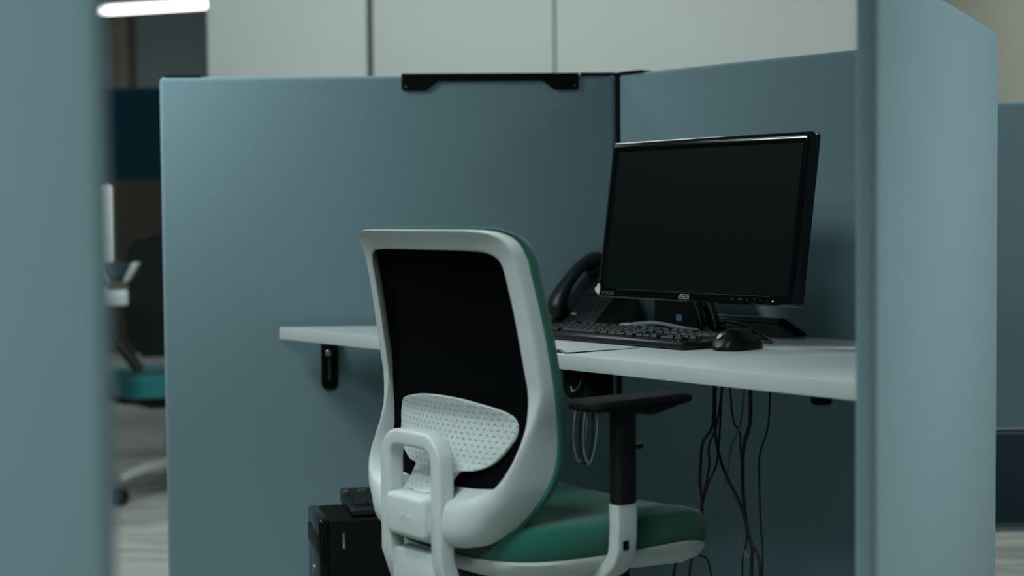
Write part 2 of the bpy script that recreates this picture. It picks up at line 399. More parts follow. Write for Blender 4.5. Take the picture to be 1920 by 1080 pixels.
o = link_mesh('brand_lettering', bm, M['grey_print'], mon, smooth=False); o.matrix_local = TM
for i, (tx, wd) in enumerate(zip((.112, .130, .147, .165, .182, .196), ('S/A', 'O/V', 'III', 'II/', '+', 'I'))):
    text_mesh('button_print', wd, .0042, M['grey_dim'], mon, TM @ Matrix.Translation((tx, -.0021, -.1445)) @ Matrix.Rotation(math.pi / 2, 4, 'X'), .0001)
bm = bmesh.new(); lathe(bm, [(0, 0), (.0013, 0), (.0013, .0006), (0, .0006)], n=10)
o = link_mesh('power_light', bm, glow('power_led', (.9, 1, 1), .8), mon); o.matrix_local = TM @ Matrix.Translation((.2085, -.0018, -.1455)) @ Matrix.Rotation(math.pi / 2, 4, 'X')
text_mesh('sticker_lettering', 'LIFTXOBB', .0085, M['grey_dim'], mon, TM @ Matrix.Translation((-.2235, -.0021, -.1452)) @ Matrix.Rotation(math.pi / 2, 4, 'X'), .0001, .92)
# shell-shaped sticker at the left corner
st = [(-.012, .004), (-.006, .0055), (-.004, .0125), (.001, .0145), (.0045, .010), (.006, .003), (.006, -.006), (.0035, -.0125), (-.0015, -.009), (-.0075, -.0055), (-.0115, -.001)]
bm = newprism(round_poly(st, .002, 3), 'y', -.0024, -.0019); bmesh.ops.scale(bm, verts=bm.verts, vec=(.85, 1, .85))
bmesh.ops.translate(bm, verts=bm.verts, vec=(-.2525, 0, -.139)); o = link_mesh('shell_sticker', bm, M['sticker'], mon); o.matrix_local = TM
# neck, two glossy ribs, and round foot (monitor frame: +y away from the screen)
bm = bmesh.new()
def sect(c, w_, d_):
    return [(c[0] + w_ * math.cos(t), c[1] + d_ * math.sin(t), c[2]) for t in [2 * math.pi * k / 20 for k in range(20)]]
rings(bm, [sect((-.048, .105, .008), .019, .014), sect((-.05, .098, .02), .016, .012), sect((-.052, .075, .07), .017, .012), sect((-.052, .055, .13), .022, .014)])
link_mesh('neck', bm, M['gloss'], mon)
for sx in (-.066, -.034):
    bm = bmesh.new(); tube(bm, [(sx, .080, .022), (sx - .001, .072, .050), (sx - .003, .058, .085), (sx - .004, .048, .125)], .0032, 8)
    link_mesh('neck_rib', bm, M['chrome_dark'], mon)
bm = bmesh.new(); lathe(bm, [(0, 0), (.108, 0), (.113, .003), (.110, .008), (.095, .013), (.070, .015), (.034, .019), (.028, .026), (0, .027)], (-.05, 0, 0), 48)
bmesh.ops.scale(bm, verts=bm.verts, vec=(1, .60, 1)); bmesh.ops.translate(bm, verts=bm.verts, vec=(0, .105, 0))
link_mesh('foot', bm, M['gloss'], mon)

# ------------------------------------------------------------------ keyboards
def keycap_mesh():
    b_ = bmesh.new()
    rings(b_, [[(-.5, -.5, 0), (.5, -.5, 0), (.5, .5, 0), (-.5, .5, 0)], [(-.46, -.46, .6), (.46, -.46, .6), (.46, .46, .6), (-.46, .46, .6)],
               [(-.38, -.34, 1), (.38, -.34, 1), (.38, .42, 1), (-.38, .42, 1)]])
    bmesh.ops.recalc_face_normals(b_, faces=b_.faces)
    me = bpy.data.meshes.new('key'); b_.to_mesh(me); b_.free(); me.materials.append(M['key']); return me
KEYM = keycap_mesh()
def keyboard(name, label, loc, rz, z, pitch=0.0, group=None):
    T = thing(name, label, 'keyboard', (loc[0], loc[1], z), rz, group)
    if pitch: T.rotation_euler = (pitch, 0, rz)
    Lk_, Dk = .445, .150
    prof = [(0.004, 0), (0, .004), (0, .012), (.004, .016), (.016, .0175), (.022, .0155), (.128, .0225), (.132, .028), (Dk - .004, .028), (Dk, .024), (Dk, .003), (Dk - .004, 0)]
    bm = newprism(prof, 'x', 0, Lk_, .003, 2); link_mesh('case', bm, M['kbtop'], T)
    u = .0188; kx = .012
    rows = [  # (depth offset, [(start, width, gap), ...]) in key units
        (0, [1.25, 1.25, 1.25, 6.25, 1.25, 1.25, 1.25, 1.25]), (1, [2.25] + [1] * 10 + [2.75]), (2, [1.75] + [1] * 11 + [2.25]),
        (3, [1.5] + [1] * 12 + [1.5]), (4, [1] * 13 + [2]), (5.25, [1, -.9] + [1] * 4 + [-.5] + [1] * 4 + [-.55] + [1] * 4)]
    def key(x0, wd, rw):
        o = bpy.data.objects.new('key', KEYM); COL.objects.link(o); o.parent = T
        y = .0305 + rw * u * .93
        o.location = (kx + (x0 + wd / 2) * u, y, .0155 + (y - .022) * .066)
        o.scale = (wd * u * .93, u * .90 if rw < 5 else u * .8, .0085)
    for rw, ws in rows:
        x = 0
        for wd in ws:
            if wd > 0: key(x, wd, rw)
            x += abs(wd)
    for rw in (0, 3, 4, 5.25):
        for j in range(3): key(15.35 + j, 1, rw)
    key(16.35, 1, 1)
    for rw in range(5):
        for j in range(4):
            if j == 3 and rw in (0, 2): continue
            if rw == 0 and j == 1: continue
            key(18.7 + j, 1 if not (rw == 0 and j == 0) else 2, rw)
    for j in range(2):
        bm = bmesh.new(); lathe(bm, [(0, 0), (.0016, 0), (.0014, .0008), (0, .001)], n=10)
        link_mesh('indicator_light', bm, M['chrome'], T, loc=(Lk_ - .035 + j * .014, .011, .0168))
    return T
keyboard('keyboard', 'black full-size keyboard on the white desk in front of the monitor', D(.607, .197), ang_d, .7315).scale = (1, 1, .80)

# ------------------------------------------------------------------ mouse
mo = thing('computer_mouse', 'black mouse beside the keyboard on the white desk', 'mouse', D(1.098, .289, .7305), ang_d)
mo['label'] = 'small black computer mouse on the white desk at the right end of the keyboard'
def mouse_z(t, s=1.0):  # t -1 back .. 1 front
    return .0335 * (1 - abs(t) ** 2.6) * (1 - .18 * t) * s
bm = bmesh.new(); loops = []
NT = 20
for i in range(NT + 1):
    t = -1 + 2 * i / NT; t = math.copysign(abs(math.sin(t * math.pi / 2)), t)
    wd = .030 * (max(0, 1 - abs(t) ** 3.4) ** .5) * (1 - .10 * t) + .0006; h = mouse_z(t * .985) + .0006
    loops.append([(wd * math.cos(a), t * .054, .003 + max(0, math.sin(a)) ** .75 * h if math.sin(a) > 0 else .0) for a in [math.pi * k / 14 for k in range(15)]] + [(0, t * .054, 0)])
rings(bm, loops)
link_mesh('shell', bm, mat('mouse_plastic', (.003, .004, .0045), .35, spec=.28), mo)
bm = bmesh.new(); loops = []
for i in range(9):
    t = -.55 + i * .19; h = mouse_z(t * .985)
    loops.append([(x, t * .054, .0036 + h + .0004 - abs(x) * .02) for x in (-.0006, .0006)])
rings(bm, loops, closed=False, caps=False); link_mesh('button_gap', bm, M['black_soft'], mo)
bm = bmesh.new(); lathe(bm, [(0, -.003), (.008, -.003), (.009, -.001), (.009, .001), (.008, .003), (0, .003)], n=20)
link_mesh('scroll_wheel', bm, M['black'], mo, loc=(0, .028, .027), rot=(0, math.pi / 2, 0))
# round logo on the back of the mouse: ring with DELL
bm = bmesh.new(); lathe(bm, [(.0050, 0), (.0060, 0), (.0060, .0005), (.0050, .0005)], n=24)
lg = link_mesh('logo_ring', bm, M['grey_print'], mo); ML = Matrix.Translation((-.004, -.0416, .0246)) @ Matrix.Rotation(math.radians(47), 4, 'X') @ Matrix.Rotation(math.radians(-8), 4, 'Y')
lg.matrix_local = ML
text_mesh('logo_lettering', 'DELL', .0042, M['grey_print'], mo, ML @ Matrix.Translation((0, 0, .0002)), .0002)
# mouse cable: leaves the front, arcs up behind the mouse and runs to the back
mcab = thing('mouse_cable', 'thin black mouse cable arching up behind the mouse on the desk', 'cable', (0, 0, 0))
bm = bmesh.new()
tube(bm, [D(1.098, .345, .742), D(1.10, .375, .737), D(1.075, .398, .740), D(1.04, .405, .750), D(1.01, .405, .761), D(.975, .402, .767), D(.94, .410, .763), D(.905, .46, .757), D(.87, .495, .742), D(.84, .505, .7345)], .0026, 8)
link_mesh('cable_run', bm, M['cable_black'], mcab)

# ------------------------------------------------------------------ booklet of papers
bk = thing('booklet', 'thin white paper booklet lying at the desk edge in front of the keyboard', 'booklet', D(.92, .012, .7302), ang_d)
def sheet(lift, x0, x1, y0, y1, zb, curl):
    b_ = bmesh.new(); nu, nv = 12, 3; g = []
    for i in range(nu + 1):
        u = i / nu; x = x0 + (x1 - x0) * u
        z = zb + lift * math.sin(min(1, u * 1.25) * math.pi) * .5 + curl * max(0, u - .55) ** 2 * 4
        g.append([b_.verts.new((x, y0 + (y1 - y0) * j / nv, z * (1 - .75 * j / nv) + .0003)) for j in range(nv + 1)])
    for i in range(nu):
        for j in range(nv): b_.faces.new((g[i][j], g[i + 1][j], g[i + 1][j + 1], g[i][j + 1]))
    r_ = bmesh.ops.solidify(b_, geom=b_.faces[:], thickness=.00025)
    return b_
for k in range(5):
    link_mesh('page', sheet(.002 + .0014 * k, 0, -.20 + .004 * k, .002 * k, .172, .0004 + .0005 * k, .0), M['paper'], bk)
for k in range(5):
    link_mesh('page', sheet(.006 + .001 * k, 0, .030 + .002 * k, .0, .172, .0004 + .0005 * k, .0), M['paper_grey' if k == 2 else 'paper'], bk)

# ------------------------------------------------------------------ desk phone
P0 = Vector((.172, 3.365, .73))
ph = thing('desk_phone', 'black desk telephone with its handset on the cradle, in the desk corner behind the keyboard', 'telephone', P0, math.atan2(-.8, .6))
# local: x to the right (0 = right edge, -.15 left), y away from the user, z up
side = [(0, 0), (.0, .014), (.012, .022), (.108, .118), (.118, .118), (.128, .105), (.150, .004), (.140, 0), (.128, 0), (.100, .075), (.040, .022), (.03, 0)]
bm = newprism(round_poly([(0, 0), (0, .012), (.010, .022), (.100, .108), (.110, .108), (.150, .002), (.136, .002), (.030, 0)], .003, 3), 'x', -.150, 0, .0025, 2)
link_mesh('phone_body', bm, M['phone'], ph)
TA = Matrix.Translation((0, .010, .0225)) @ Matrix.Rotation(math.atan2(.086, .090), 4, 'X')   # sloped face: x, y up the slope, z out
link_mesh('display', newbox((-.052, .100, .001), (.070, .030, .002), .0006, 1), M['screen'], ph).matrix_local = TA
bmk = bmesh.new(); box(bmk, (0, 0, 0), (.0105, .0065, .003), .001, 1)
k0 = link_mesh('phone_button', bmk, M['key'], ph); first = True
for r_ in range(8):
    for c_ in range(6):
        if r_ < 5 and c_ < 3 or (r_ >= 1 and c_ >= 3 and r_ != 5) or r_ == 6:
            o = k0 if first else copy_of(k0, ph); first = False
            o.matrix_local = TA @ Matrix.Translation((-.092 + c_ * .0155, .012 + r_ * .0095, .0012))
link_mesh('label_strip', newbox((-.085, .007, .0006), (.016, .003, .0008)), M['grey_print'], ph).matrix_local = TA
# handset
bm = bmesh.new(); loops = []
hp = [(-.004, .020), (-.001, .040), (.010, .062), (.030, .090), (.058, .118), (.085, .135), (.112, .142), (.130, .136)]
hw = [.020, .024, .023, .018, .017, .018, .024, .020]; ht = [.012, .016, .015, .011, .010, .011, .016, .012]
cp = catmull([(0, y, z) for y, z in hp], 5)
for i, p in enumerate(cp):
    t = (cp[min(i + 1, len(cp) - 1)] - cp[max(i - 1, 0)]).normalized(); nr = Vector((0, -t.z, t.y)); f = i / (len(cp) - 1) * (len(hw) - 1); j = min(int(f), len(hw) - 2); q = f - j
    a_ = hw[j] * (1 - q) + hw[j + 1] * q; b_ = ht[j] * (1 - q) + ht[j + 1] * q
    loops.append([Vector((-.128, 0, 0)) + p + Vector((1, 0, 0)) * a_ * math.copysign(abs(math.cos(s)) ** .7, math.cos(s)) + nr * b_ * math.copysign(abs(math.sin(s)) ** .7, math.sin(s)) for s in [2 * math.pi * k / 16 for k in range(16)]])
rings(bm, loops); link_mesh('handset', bm, M['phone'], ph)
for yy, zz in ((.012, .034), (.106, .118)):
    bm = bmesh.new(); lathe(bm, [(0, -.012), (.017, -.012), (.018, .004), (.015, .010), (0, .010)], n=20)
    link_mesh('handset_cup', bm, M['phone'], ph, loc=(-.128, yy, zz), rot=(math.radians(44), 0, 0))
bm = bmesh.new(); pts = []
for i in range(221):
    t = i / 220; c = Vector((-.145, -.006, .012)).lerp(Vector((-.085, -.045, .006)), t) + Vector((0, 0, -.004 * math.sin(t * 3)))
    pts.append(c + Vector((.0045 * math.cos(t * 2 * math.pi * 18) * .6, .0045 * math.cos(t * 2 * math.pi * 18) * .6, .0045 * math.sin(t * 2 * math.pi * 18))))
tube(bm, pts, .0013, 5, smooth=False); link_mesh('coiled_cord', bm, M['phone'], ph)

# small upright black box behind the monitor with a blue sticker
mp_ = thing('mini_computer', 'small upright black box with a blue square sticker behind the monitor stand', 'computer', D(.665, .500, .73), ang_d)
link_mesh('housing', newbox((.065, .025, .062), (.130, .045, .122), .004, 3), M['black_soft'], mp_)
st_ = link_mesh('blue_sticker', newbox((.074, .0022, .030), (.016, .0006, .0125)), M['bluesticker'], mp_)
# grey cable and paper scrap lying between phone and box
cg = thing('grey_cable', 'pale grey cable lying across the desk between the telephone and the keyboard', 'cable', (0, 0, 0))
bm = bmesh.new(); tube(bm, [D(.618, .52, .734), D(.612, .50, .733), D(.61, .47, .733), D(.62, .455, .736), D(.66, .455, .746), D(.72, .46, .750), D(.78, .475, .742), D(.84, .50, .734)], .0032, 8)
link_mesh('cable_run', bm, M['cable_white'], cg)
sc = tag(link_mesh('paper_slip', newprism([(0, 0), (.045, 0), (.043, .035), (-.003, .032)], 'z', 0, .0085), M['paper'], smooth=False), 'small white pad of paper slips beside the telephone behind the keyboard', 'paper pad')
sc.location = D(.556, .505, .7303); sc.rotation_euler = (0, 0, ang_d + .1); bk['category'] = 'booklet'

# cable flap let into the desk at the rear panel
fl = thing('cable_flap', 'dark aluminium cable flap standing half open in the desk behind the mouse', 'cable flap', D(.800, .514, .73), ang_d)
FW = .204
for c, s in (((FW / 2, .0025, .0008), (FW, .005, .002)), ((FW / 2, .0675, .0008), (FW, .005, .002)), ((.0025, .035, .0008), (.005, .065, .002)), ((FW - .0025, .035, .0008), (.005, .065, .002))):
    link_mesh('frame_edge', newbox(c, s, .0004, 1), M['alu'], fl)
bm = newprism(round_poly([(.004, .030), (.066, .002), (.070, .006), (.006, .0385)], .002, 3), 'x', .006, FW - .006, .001, 1)
link_mesh('lid', bm, M['flap'], fl)
bm = newprism([(.004, .001), (.066, .001), (.004, .028)], 'x', .008, FW - .012)
link_mesh('brush_strip', bm, M['flap'], fl)
link_mesh('lid_edge', newbox((FW / 2 - .006, .0045, .0390), (FW - .014, .004, .003), .001, 2), M['cable_white'], fl)
link_mesh('lid_end', newprism([(.003, .028), (.066, .001), (.072, .006), (.005, .040)], 'x', FW - .012, FW + .0), M['black_soft'], fl)

# ------------------------------------------------------------------ cables hanging below the desk
def hang(label, pts, r_=.0022, m_='cable_black'):
    T = thing('hanging_cable', label, 'cable', (0, 0, 0), 0, 'cables hanging under the desk')
    bm = bmesh.new(); tube(bm, [D(*p) for p in pts], r_, 7); link_mesh('cable_run', bm, M[m_], T)
HANG = []
# ------------------------------------------------------------------ computer tower and the keyboard on it
A = Vector((-.353, 3.03, 0)); ta = math.atan2(.25, .97)
tw = thing('computer_tower', 'black computer tower standing on the floor under the desk left of the chair', 'computer', A, ta)
link_mesh('case', newbox((.19, .085, .200), (.38, .17, .385), .006, 3), M['black_soft'], tw)
link_mesh('front_bezel', newbox((-.008, .085, .200), (.022, .168, .386), .006, 3), M['gloss'], tw)
for zz in (.10, .155, .215, .345):
    link_mesh('drive_bay', newbox((-.0195, .085, zz), (.004, .140, .036), .002, 2), M['black'], tw)
link_mesh('silver_badge', newbox((.028, -.0012, .352), (.0055, .0025, .030), .001, 2), M['chrome'], tw)
bm = bmesh.new(); lathe(bm, [(0, 0), (.010, 0), (.010, .003), (0, .003)], n=18)
link_mesh('power_button', bm, M['chrome'], tw, loc=(-.019, .085, .285), rot=(0, -math.pi / 2, 0))
for fx in (.03, .35):
    for fy in (.03, .14):
        bm = bmesh.new(); lathe(bm, [(0, 0), (.012, 0), (.014, .008), (0, .008)], (fx, fy, 0), 14); link_mesh('foot', bm, M['black'], tw)
kb2 = Vector((math.cos(ta), math.sin(ta), 0)); kn2 = Vector((-math.sin(ta), math.cos(ta), 0))
kp = A + kb2 * .045 + kn2 * .012
keyboard('keyboard', 'spare black keyboard lying on top of the computer tower under the desk', (kp.x, kp.y), ta, .3935, .03)

# ------------------------------------------------------------------ the white office chair
cz_ = math.atan2(-.7834, .6215)
chair = thing('office_chair', 'white office chair with black mesh back and green upholstery drawn up to the desk', 'office chair', (.06, 2.65, 0), cz_)
ZS = [.951, .940, .93, .905, .88, .855, .83, .805, .78, .755, .73, .705, .68, .655, .63, .605, .58, .555, .53, .505, .48, .455]
YS = [-.264, -.2495, -.2417, -.2300, -.2244, -.2190, -.2138, -.2093, -.2050, -.2007, -.1966, -.1916, -.1842, -.1757, -.1700, -.1690, -.1735, -.1842, -.1949, -.2033, -.2117, -.2200]
def y0(z):
    if z >= ZS[0]: return YS[0]
    for i in range(len(ZS) - 1):
        if ZS[i + 1] <= z <= ZS[i]:
            t = (z - ZS[i + 1]) / (ZS[i] - ZS[i + 1]); return YS[i + 1] * (1 - t) + YS[i] * t
    return YS[-1]
def yf(x, z): return y0(z) + .6 * x * x
def TH(z):
    t = min(1, max(0, (.72 - z) / .15)); return .024 + .060 * t * t * (3 - 2 * t)
outer = [(0, .951), (.08, .951), (.15, .950), (.183, .944), (.197, .929), (.2005, .905), (.2015, .88), (.2054, .83), (.2087, .78), (.21, .73), (.2094, .705), (.2055, .68), (.1995, .655), (.195, .63), (.1925, .605), (.190, .58), (.186, .555), (.176, .53), (.159, .505), (.137, .480), (.106, .465), (.06, .459), (.025, .458), (0, .458)]
inner = [(0, .9200), (.08, .9198), (.135, .918), (.158, .914), (.170, .905), (.1755, .89), (.1772, .87), (.180, .83), (.1825, .78), (.1845, .73), (.186, .705), (.187, .68), (.187, .655), (.186, .63), (.183, .605), (.175, .583), (.160, .567), (.135, .557), (.10, .553), (.07, .551), (.045, .551), (.025, .55), (.012, .55), (0, .55)]
def full(h): return [(x, z) for x, z in h] + [(-x, z) for x, z in h[-2:0:-1]]
def dense(loop, n=3):
    out = []; L_ = len(loop)
    for i in range(L_):
        p = [Vector(loop[(i + k) % L_]) for k in (-1, 0, 1, 2)]
        for k in range(n):
            t = k / n
            q = .5 * ((2 * p[1]) + (-p[0] + p[2]) * t + (2 * p[0] - 5 * p[1] + 4 * p[2] - p[3]) * t * t + (-p[0] + 3 * p[1] - 3 * p[2] + p[3]) * t ** 3)
            out.append((q.x, q.y))
    return out
FO = dense(full(outer)); FI = dense(full(inner))
RIM = ((.34, .30, 0, .5), (.10, .70, .07, .68), (0, .90, .15, .86), (.03, .98, .20, .965), (.16, 1, .26, 1), (.55, 1, .45, .99), (.75, .99, .63, .94), (.88, .98, .80, .83), (.965, .90, .92, .64), (1, .62, .985, .36))
loops = []
for (xo, zo), (xi, zi) in zip(FO, FI):
    lo_ = min(1, max(0, (.70 - (zo + zi) / 2) / .12)); lo_ = lo_ * lo_ * (3 - 2 * lo_)
    z_ = (zo + zi) / 2; th = TH(zo if zo > .6 else zi) ; th = TH(z_)
    def pt_(s, off, dz=0):
        x = xi + (xo - xi) * s; z = zi + (zo - zi) * s; return (x, yf(x, z) + off, z + dz)
    loops.append([pt_(.78 * (1 - lo_), .001), *[pt_(a_ * (1 - lo_) + c_ * lo_, -th * (b_ * (1 - lo_) + d_ * lo_)) for a_, b_, c_, d_ in RIM], pt_(1, .001)])
bm = bmesh.new(); rings(bm, loops, closed=True, close_u=True); link_mesh('back_frame', bm, M['white_pl'], chair)
# black mesh stretched in the frame
def ss(t):
    t = min(1, max(0, t)); return t * t * (3 - 2 * t)
def fill_loop(loop, offs, cz=.72, rear_=0.0):
    b_ = bmesh.new(); lps = []
    for s, off in offs:
        lps.append([(x * s, yf(x * s, cz + (z - cz) * s) + off - rear_ * ss((.765 - (cz + (z - cz) * s)) / .18), cz + (z - cz) * s) for x, z in loop])
    rings(b_, lps); return b_
grow = [(xi + (xo - xi) * .82, zi + (zo - zi) * .82) for (xo, zo), (xi, zi) in zip(FO, FI)]
bm = fill_loop(grow, [(k_ / 16 + .01, -.004) for k_ in range(16)] + [(1, -.004), (1, -.001)] + [(k_ / 16 + .01, -.001) for k_ in range(15, -1, -1)], rear_=.036)
link_mesh('back_mesh', bm, M['mesh_black'], chair)
outg = [(x * 1.004, .705 + (z - .705) * 1.006) for x, z in FO]
bm = fill_loop(outg, [(.02, .001), (.15, .001), (.3, .001), (.45, .001), (.6, .001), (.75, .001), (.88, .001), (.995, .001), (1.012, .004), (1.014, .010), (1.0, .018), (.95, .026), (.8, .032), (.65, .034), (.5, .035), (.35, .035), (.25, .035), (.12, .035), (.02, .035)])
link_mesh('back_cushion', bm, M['green'], chair)
# lumbar pad
lum = [(0, .690), (.05, .688), (.10, .681), (.135, .673), (.153, .661), (.156, .648), (.150, .630), (.135, .607), (.115, .590), (.085, .579), (.062, .577), (.056, .570), (.053, .555), (.053, .538)]
lum = [(q.x, q.y) for q in catmull([(x, z, 0) for x, z in lum], 2)]; lum[0] = (0, lum[0][1])
def lum_loop(s): 
    c = .64; lp = [(x, z) for x, z in lum] + [(-x, z) for x, z in lum[:0:-1]]
    return [(x - math.copysign(min(abs(x), .004) * s, x), z - (.003 * s if z > c else -.003 * s)) for x, z in lp]
bm = bmesh.new(); n_l = len(lum) * 2 - 1
def lum_face(s, off): return [(x, yf(x, z) + off - .012 * (1 - (x / .16) ** 2), z) for x, z in lum_loop(s)]
a1 = lum_face(1, -.024 + .012); a2 = lum_face(0, -.020 + .012)
LP1 = [lum_face(1, -.017), lum_face(.3, -.0165), lum_face(0, -.0145), lum_face(0, -.0125), lum_face(.6, -.011)]
vsl = [[bm.verts.new(p) for p in lp] for lp in LP1]
for i in range(len(vsl) - 1):
    for j in range(n_l): bm.faces.new((vsl[i][j], vsl[i][(j + 1) % n_l], vsl[i + 1][(j + 1) % n_l], vsl[i + 1][j]))
def strips(vl):   # join left and right halves row by row so the curved face stays curved
    h = len(lum)
    for j in range(h - 1):
        r1 = vl[j]; r2 = vl[j + 1]; l1 = vl[(n_l - j) % n_l]; l2 = vl[n_l - j - 1]
        ps1 = [r1]; ps2 = [r2]; nseg = 14
        yield r1, r2, l1, l2
def curved_cap(vl, off, s):
    h = len(lum); prev = None; nseg = 16; lp = lum_loop(s)
    for j in range(h):
        xr, z = lp[j]; row_ = []
        if j == 0: row_ = [vl[0]]
        else:
            xl = lp[n_l - j][0]
            for k in range(nseg + 1):
                if k == 0: row_.append(vl[j]); continue
                if k == nseg: row_.append(vl[n_l - j]); continue
                x = xr + (xl - xr) * k / nseg
                row_.append(bm.verts.new((x, yf(x, z) + off - .012 * (1 - (x / .16) ** 2), z)))
        if prev is not None:
            if len(prev) == 1:
                for k in range(len(row_) - 1): bm.faces.new((prev[0], row_[k], row_[k + 1]))
            else:
                for k in range(nseg): bm.faces.new((prev[k], row_[k], row_[k + 1], prev[k + 1]))
        prev = row_
curved_cap(vsl[0], -.017, 1); curved_cap(vsl[-1], -.011, .6)
for v in bm.verts: v.co.y -= .010 + .018 * min(1, max(0, (.66 - v.co.z) / .05)) + .014 * min(1, max(0, (.585 - v.co.z) / .04))
link_mesh('lumbar_pad', bm, M['dimple'], chair)
# hub block, loop bracket behind the back
bm = bmesh.new()
box(bm, (0, -.248, .507), (.104, .095, .066), .009, 3)
link_mesh('hub_block', bm, M['white_pl'], chair)
link_mesh('release_button', newbox((.004, -.248, .5415), (.034, .040, .004), .001, 2), M['white_pl'], chair)
text_mesh('embossed_lettering', 'NEW', .014, M['white_pl'], chair, Matrix.Translation((.004, -.2955, .506)) @ Matrix.Rotation(math.pi / 2, 4, 'X'), .0006)
# inverted-U bracket swept as a rounded bar, then curving forward beneath the seat
bm = bmesh.new(); path = []
def arc(cx_, cz2, r, a0, a1, n): return [(cx_ + r * math.cos(a0 + (a1 - a0) * k / n), cz2 + r * math.sin(a0 + (a1 - a0) * k / n)) for k in range(n + 1)]
up_ = arc(.034, .592, .034, 0, math.pi / 2, 6)
rightleg = [(.068, .445), (.068, .52)] + up_
loopc = rightleg + [(-x, z) for x, z in rightleg[::-1]]
prof3 = []
prev_t = None
pts3 = []
tail = [(.060, -.055, .325), (.064, -.15, .330), (.066, -.215, .350), (.067, -.254, .398)]
pts3 = tail + [(x, -.270, z) for x, z in loopc] + [(-x, y, z) for x, y, z in tail[::-1]]
P3 = [Vector(p) for p in pts3]; lps = []
for i, p in enumerate(P3):
    t = (P3[min(i + 1, len(P3) - 1)] - P3[max(i - 1, 0)]).normalized()
    # bar section: width in the plane of the loop, depth to the rear
    side_v = t.cross(Vector((0, 1, 0)))
    if i < 4 or i > len(P3) - 5: side_v = Vector((1, 0, 0)) * (-1 if i < 4 else 1)
    side_v.normalize(); dep = side_v.cross(t).normalized()
    hw_, hd = .013, .015
    sec = round_poly([(-hw_, -hd), (hw_, -hd), (hw_, hd), (-hw_, hd)], .006, 3)
    lps.append([p + side_v * a + dep * b2 for a, b2 in sec])
rings(bm, lps); link_mesh('support_loop', bm, M['white_pl'], chair)
link_mesh('lower_crosspiece', newprism(round_poly([(-.057, .450), (.057, .450), (.057, .375), (-.057, .375)], .008, 4), 'y', -.278, -.245, .004, 2), M['white_pl'], chair)
link_mesh('tilt_mechanism', newbox((0, -.02, .365), (.17, .26, .075), .015, 3), M['black'], chair)
link_mesh('tilt_lever', newbox((.085, -.215, .462), (.06, .012, .014), .004, 2), M['metal_dark'], chair)
# seat: base shell + cushion, rounded outline
def seat_outline(g):
    lp = []
    n = 72
    for k in range(n):
        a = 2 * math.pi * k / n; c, s = math.cos(a), math.sin(a)
        e = .42 if s > 0 else .5
        x = (.228 + g) * math.copysign(abs(c) ** e, c); y = (.21 + g) * math.copysign(abs(s) ** e, s)
        if y < 0: x *= 1 - .12 * (-y / .235) ** 2
        lp.append((x, y - .012))
    return lp
def sz(x, y, z): return z + .010 * (x / .24) ** 2 - .030 * max(0, (y - .08) / .13) ** 2
bm = bmesh.new()
rings(bm, [[(x * s, y * s, sz(x * s, y * s, z)) for x, y in seat_outline(0)] for s, z in ((.97, .438), (1.0, .450), (1.0, .468), (.985, .484), (.95, .492), (.85, .496), (.6, .494), (.3, .490), (.02, .489))])
link_mesh('seat_cushion', bm, M['green'], chair)
bm = bmesh.new()
rings(bm, [[(x * s, y * s, sz(x, y, z)) for x, y in seat_outline(0)] for s, z in ((.02, .398), (.6, .400), (.85, .408), (.95, .420), (.992, .437), (.99, .4415), (.5, .441), (.02, .441))])
link_mesh('seat_shell', bm, M['white_pl'], chair)
link_mesh('seat_tag', newbox((.205, -.085, .4885), (.030, .010, .004), .001, 1), M['black_soft'], chair)
# armrests
def armrest(s):
    xa = s * .247
    bm = bmesh.new()
    pth = [(s * .11, -.06, .405), (s * .18, -.06, .413), (s * .222, -.06, .428), (s * .242, -.06, .452), (s * .247, -.06, .490), (s * .247, -.06, .532)]
    pp = catmull(pth, 6); lps = []
    for i, p in enumerate(pp):
        t = (pp[min(i + 1, len(pp) - 1)] - pp[max(i - 1, 0)]).normalized(); dep = Vector((0, 1, 0)); sd = t.cross(dep).normalized()
        sec = round_poly([(-.011, -.021), (.011, -.021), (.011, .021), (-.011, .021)], .005, 3)
        lps.append([p + sd * a + dep * b2 for a, b2 in sec])
    rings(bm, lps); ar = link_mesh('arm_support', bm, M['white_pl'], chair)
    link_mesh('slot_plug', newbox((xa + s * .0112, -.065, .470), (.0012, .011, .014)), M['black_soft'], ar)
    link_mesh('arm_column', newbox((xa, -.06, .605), (.025, .040, .152), .007, 3), M['black'], chair)
    link_mesh('height_button', newbox((xa, -.032, .617), (.010, .022, .008), .002, 2), M['black'], chair)
    bm = newprism(round_poly([(-.10, .678), (-.01, .664), (.04, .674), (.045, .682), (-.10, .684)], .004, 3), 'x', xa - .018, xa + .018, .004, 2)
    link_mesh('pad_carrier', bm, M['black'], chair)
    o2 = round_poly([(-.038, -.15), (.038, -.15), (.032, .072), (-.032, .072)], [.03, .03, .03, .03], 6)
    bm = bmesh.new()
    rings(bm, [[(xa + x * q, -.05 + (y + .05) * q, z - .012 * max(0, (y + .02)) / .08 * 0) for x, y in o2] for q, z in ((.90, .679), (.98, .682), (1, .686), (.98, .691), (.9, .695), (.5, .696))])
    link_mesh('arm_pad', bm, M['black_soft'], chair)
armrest(1); armrest(-1)
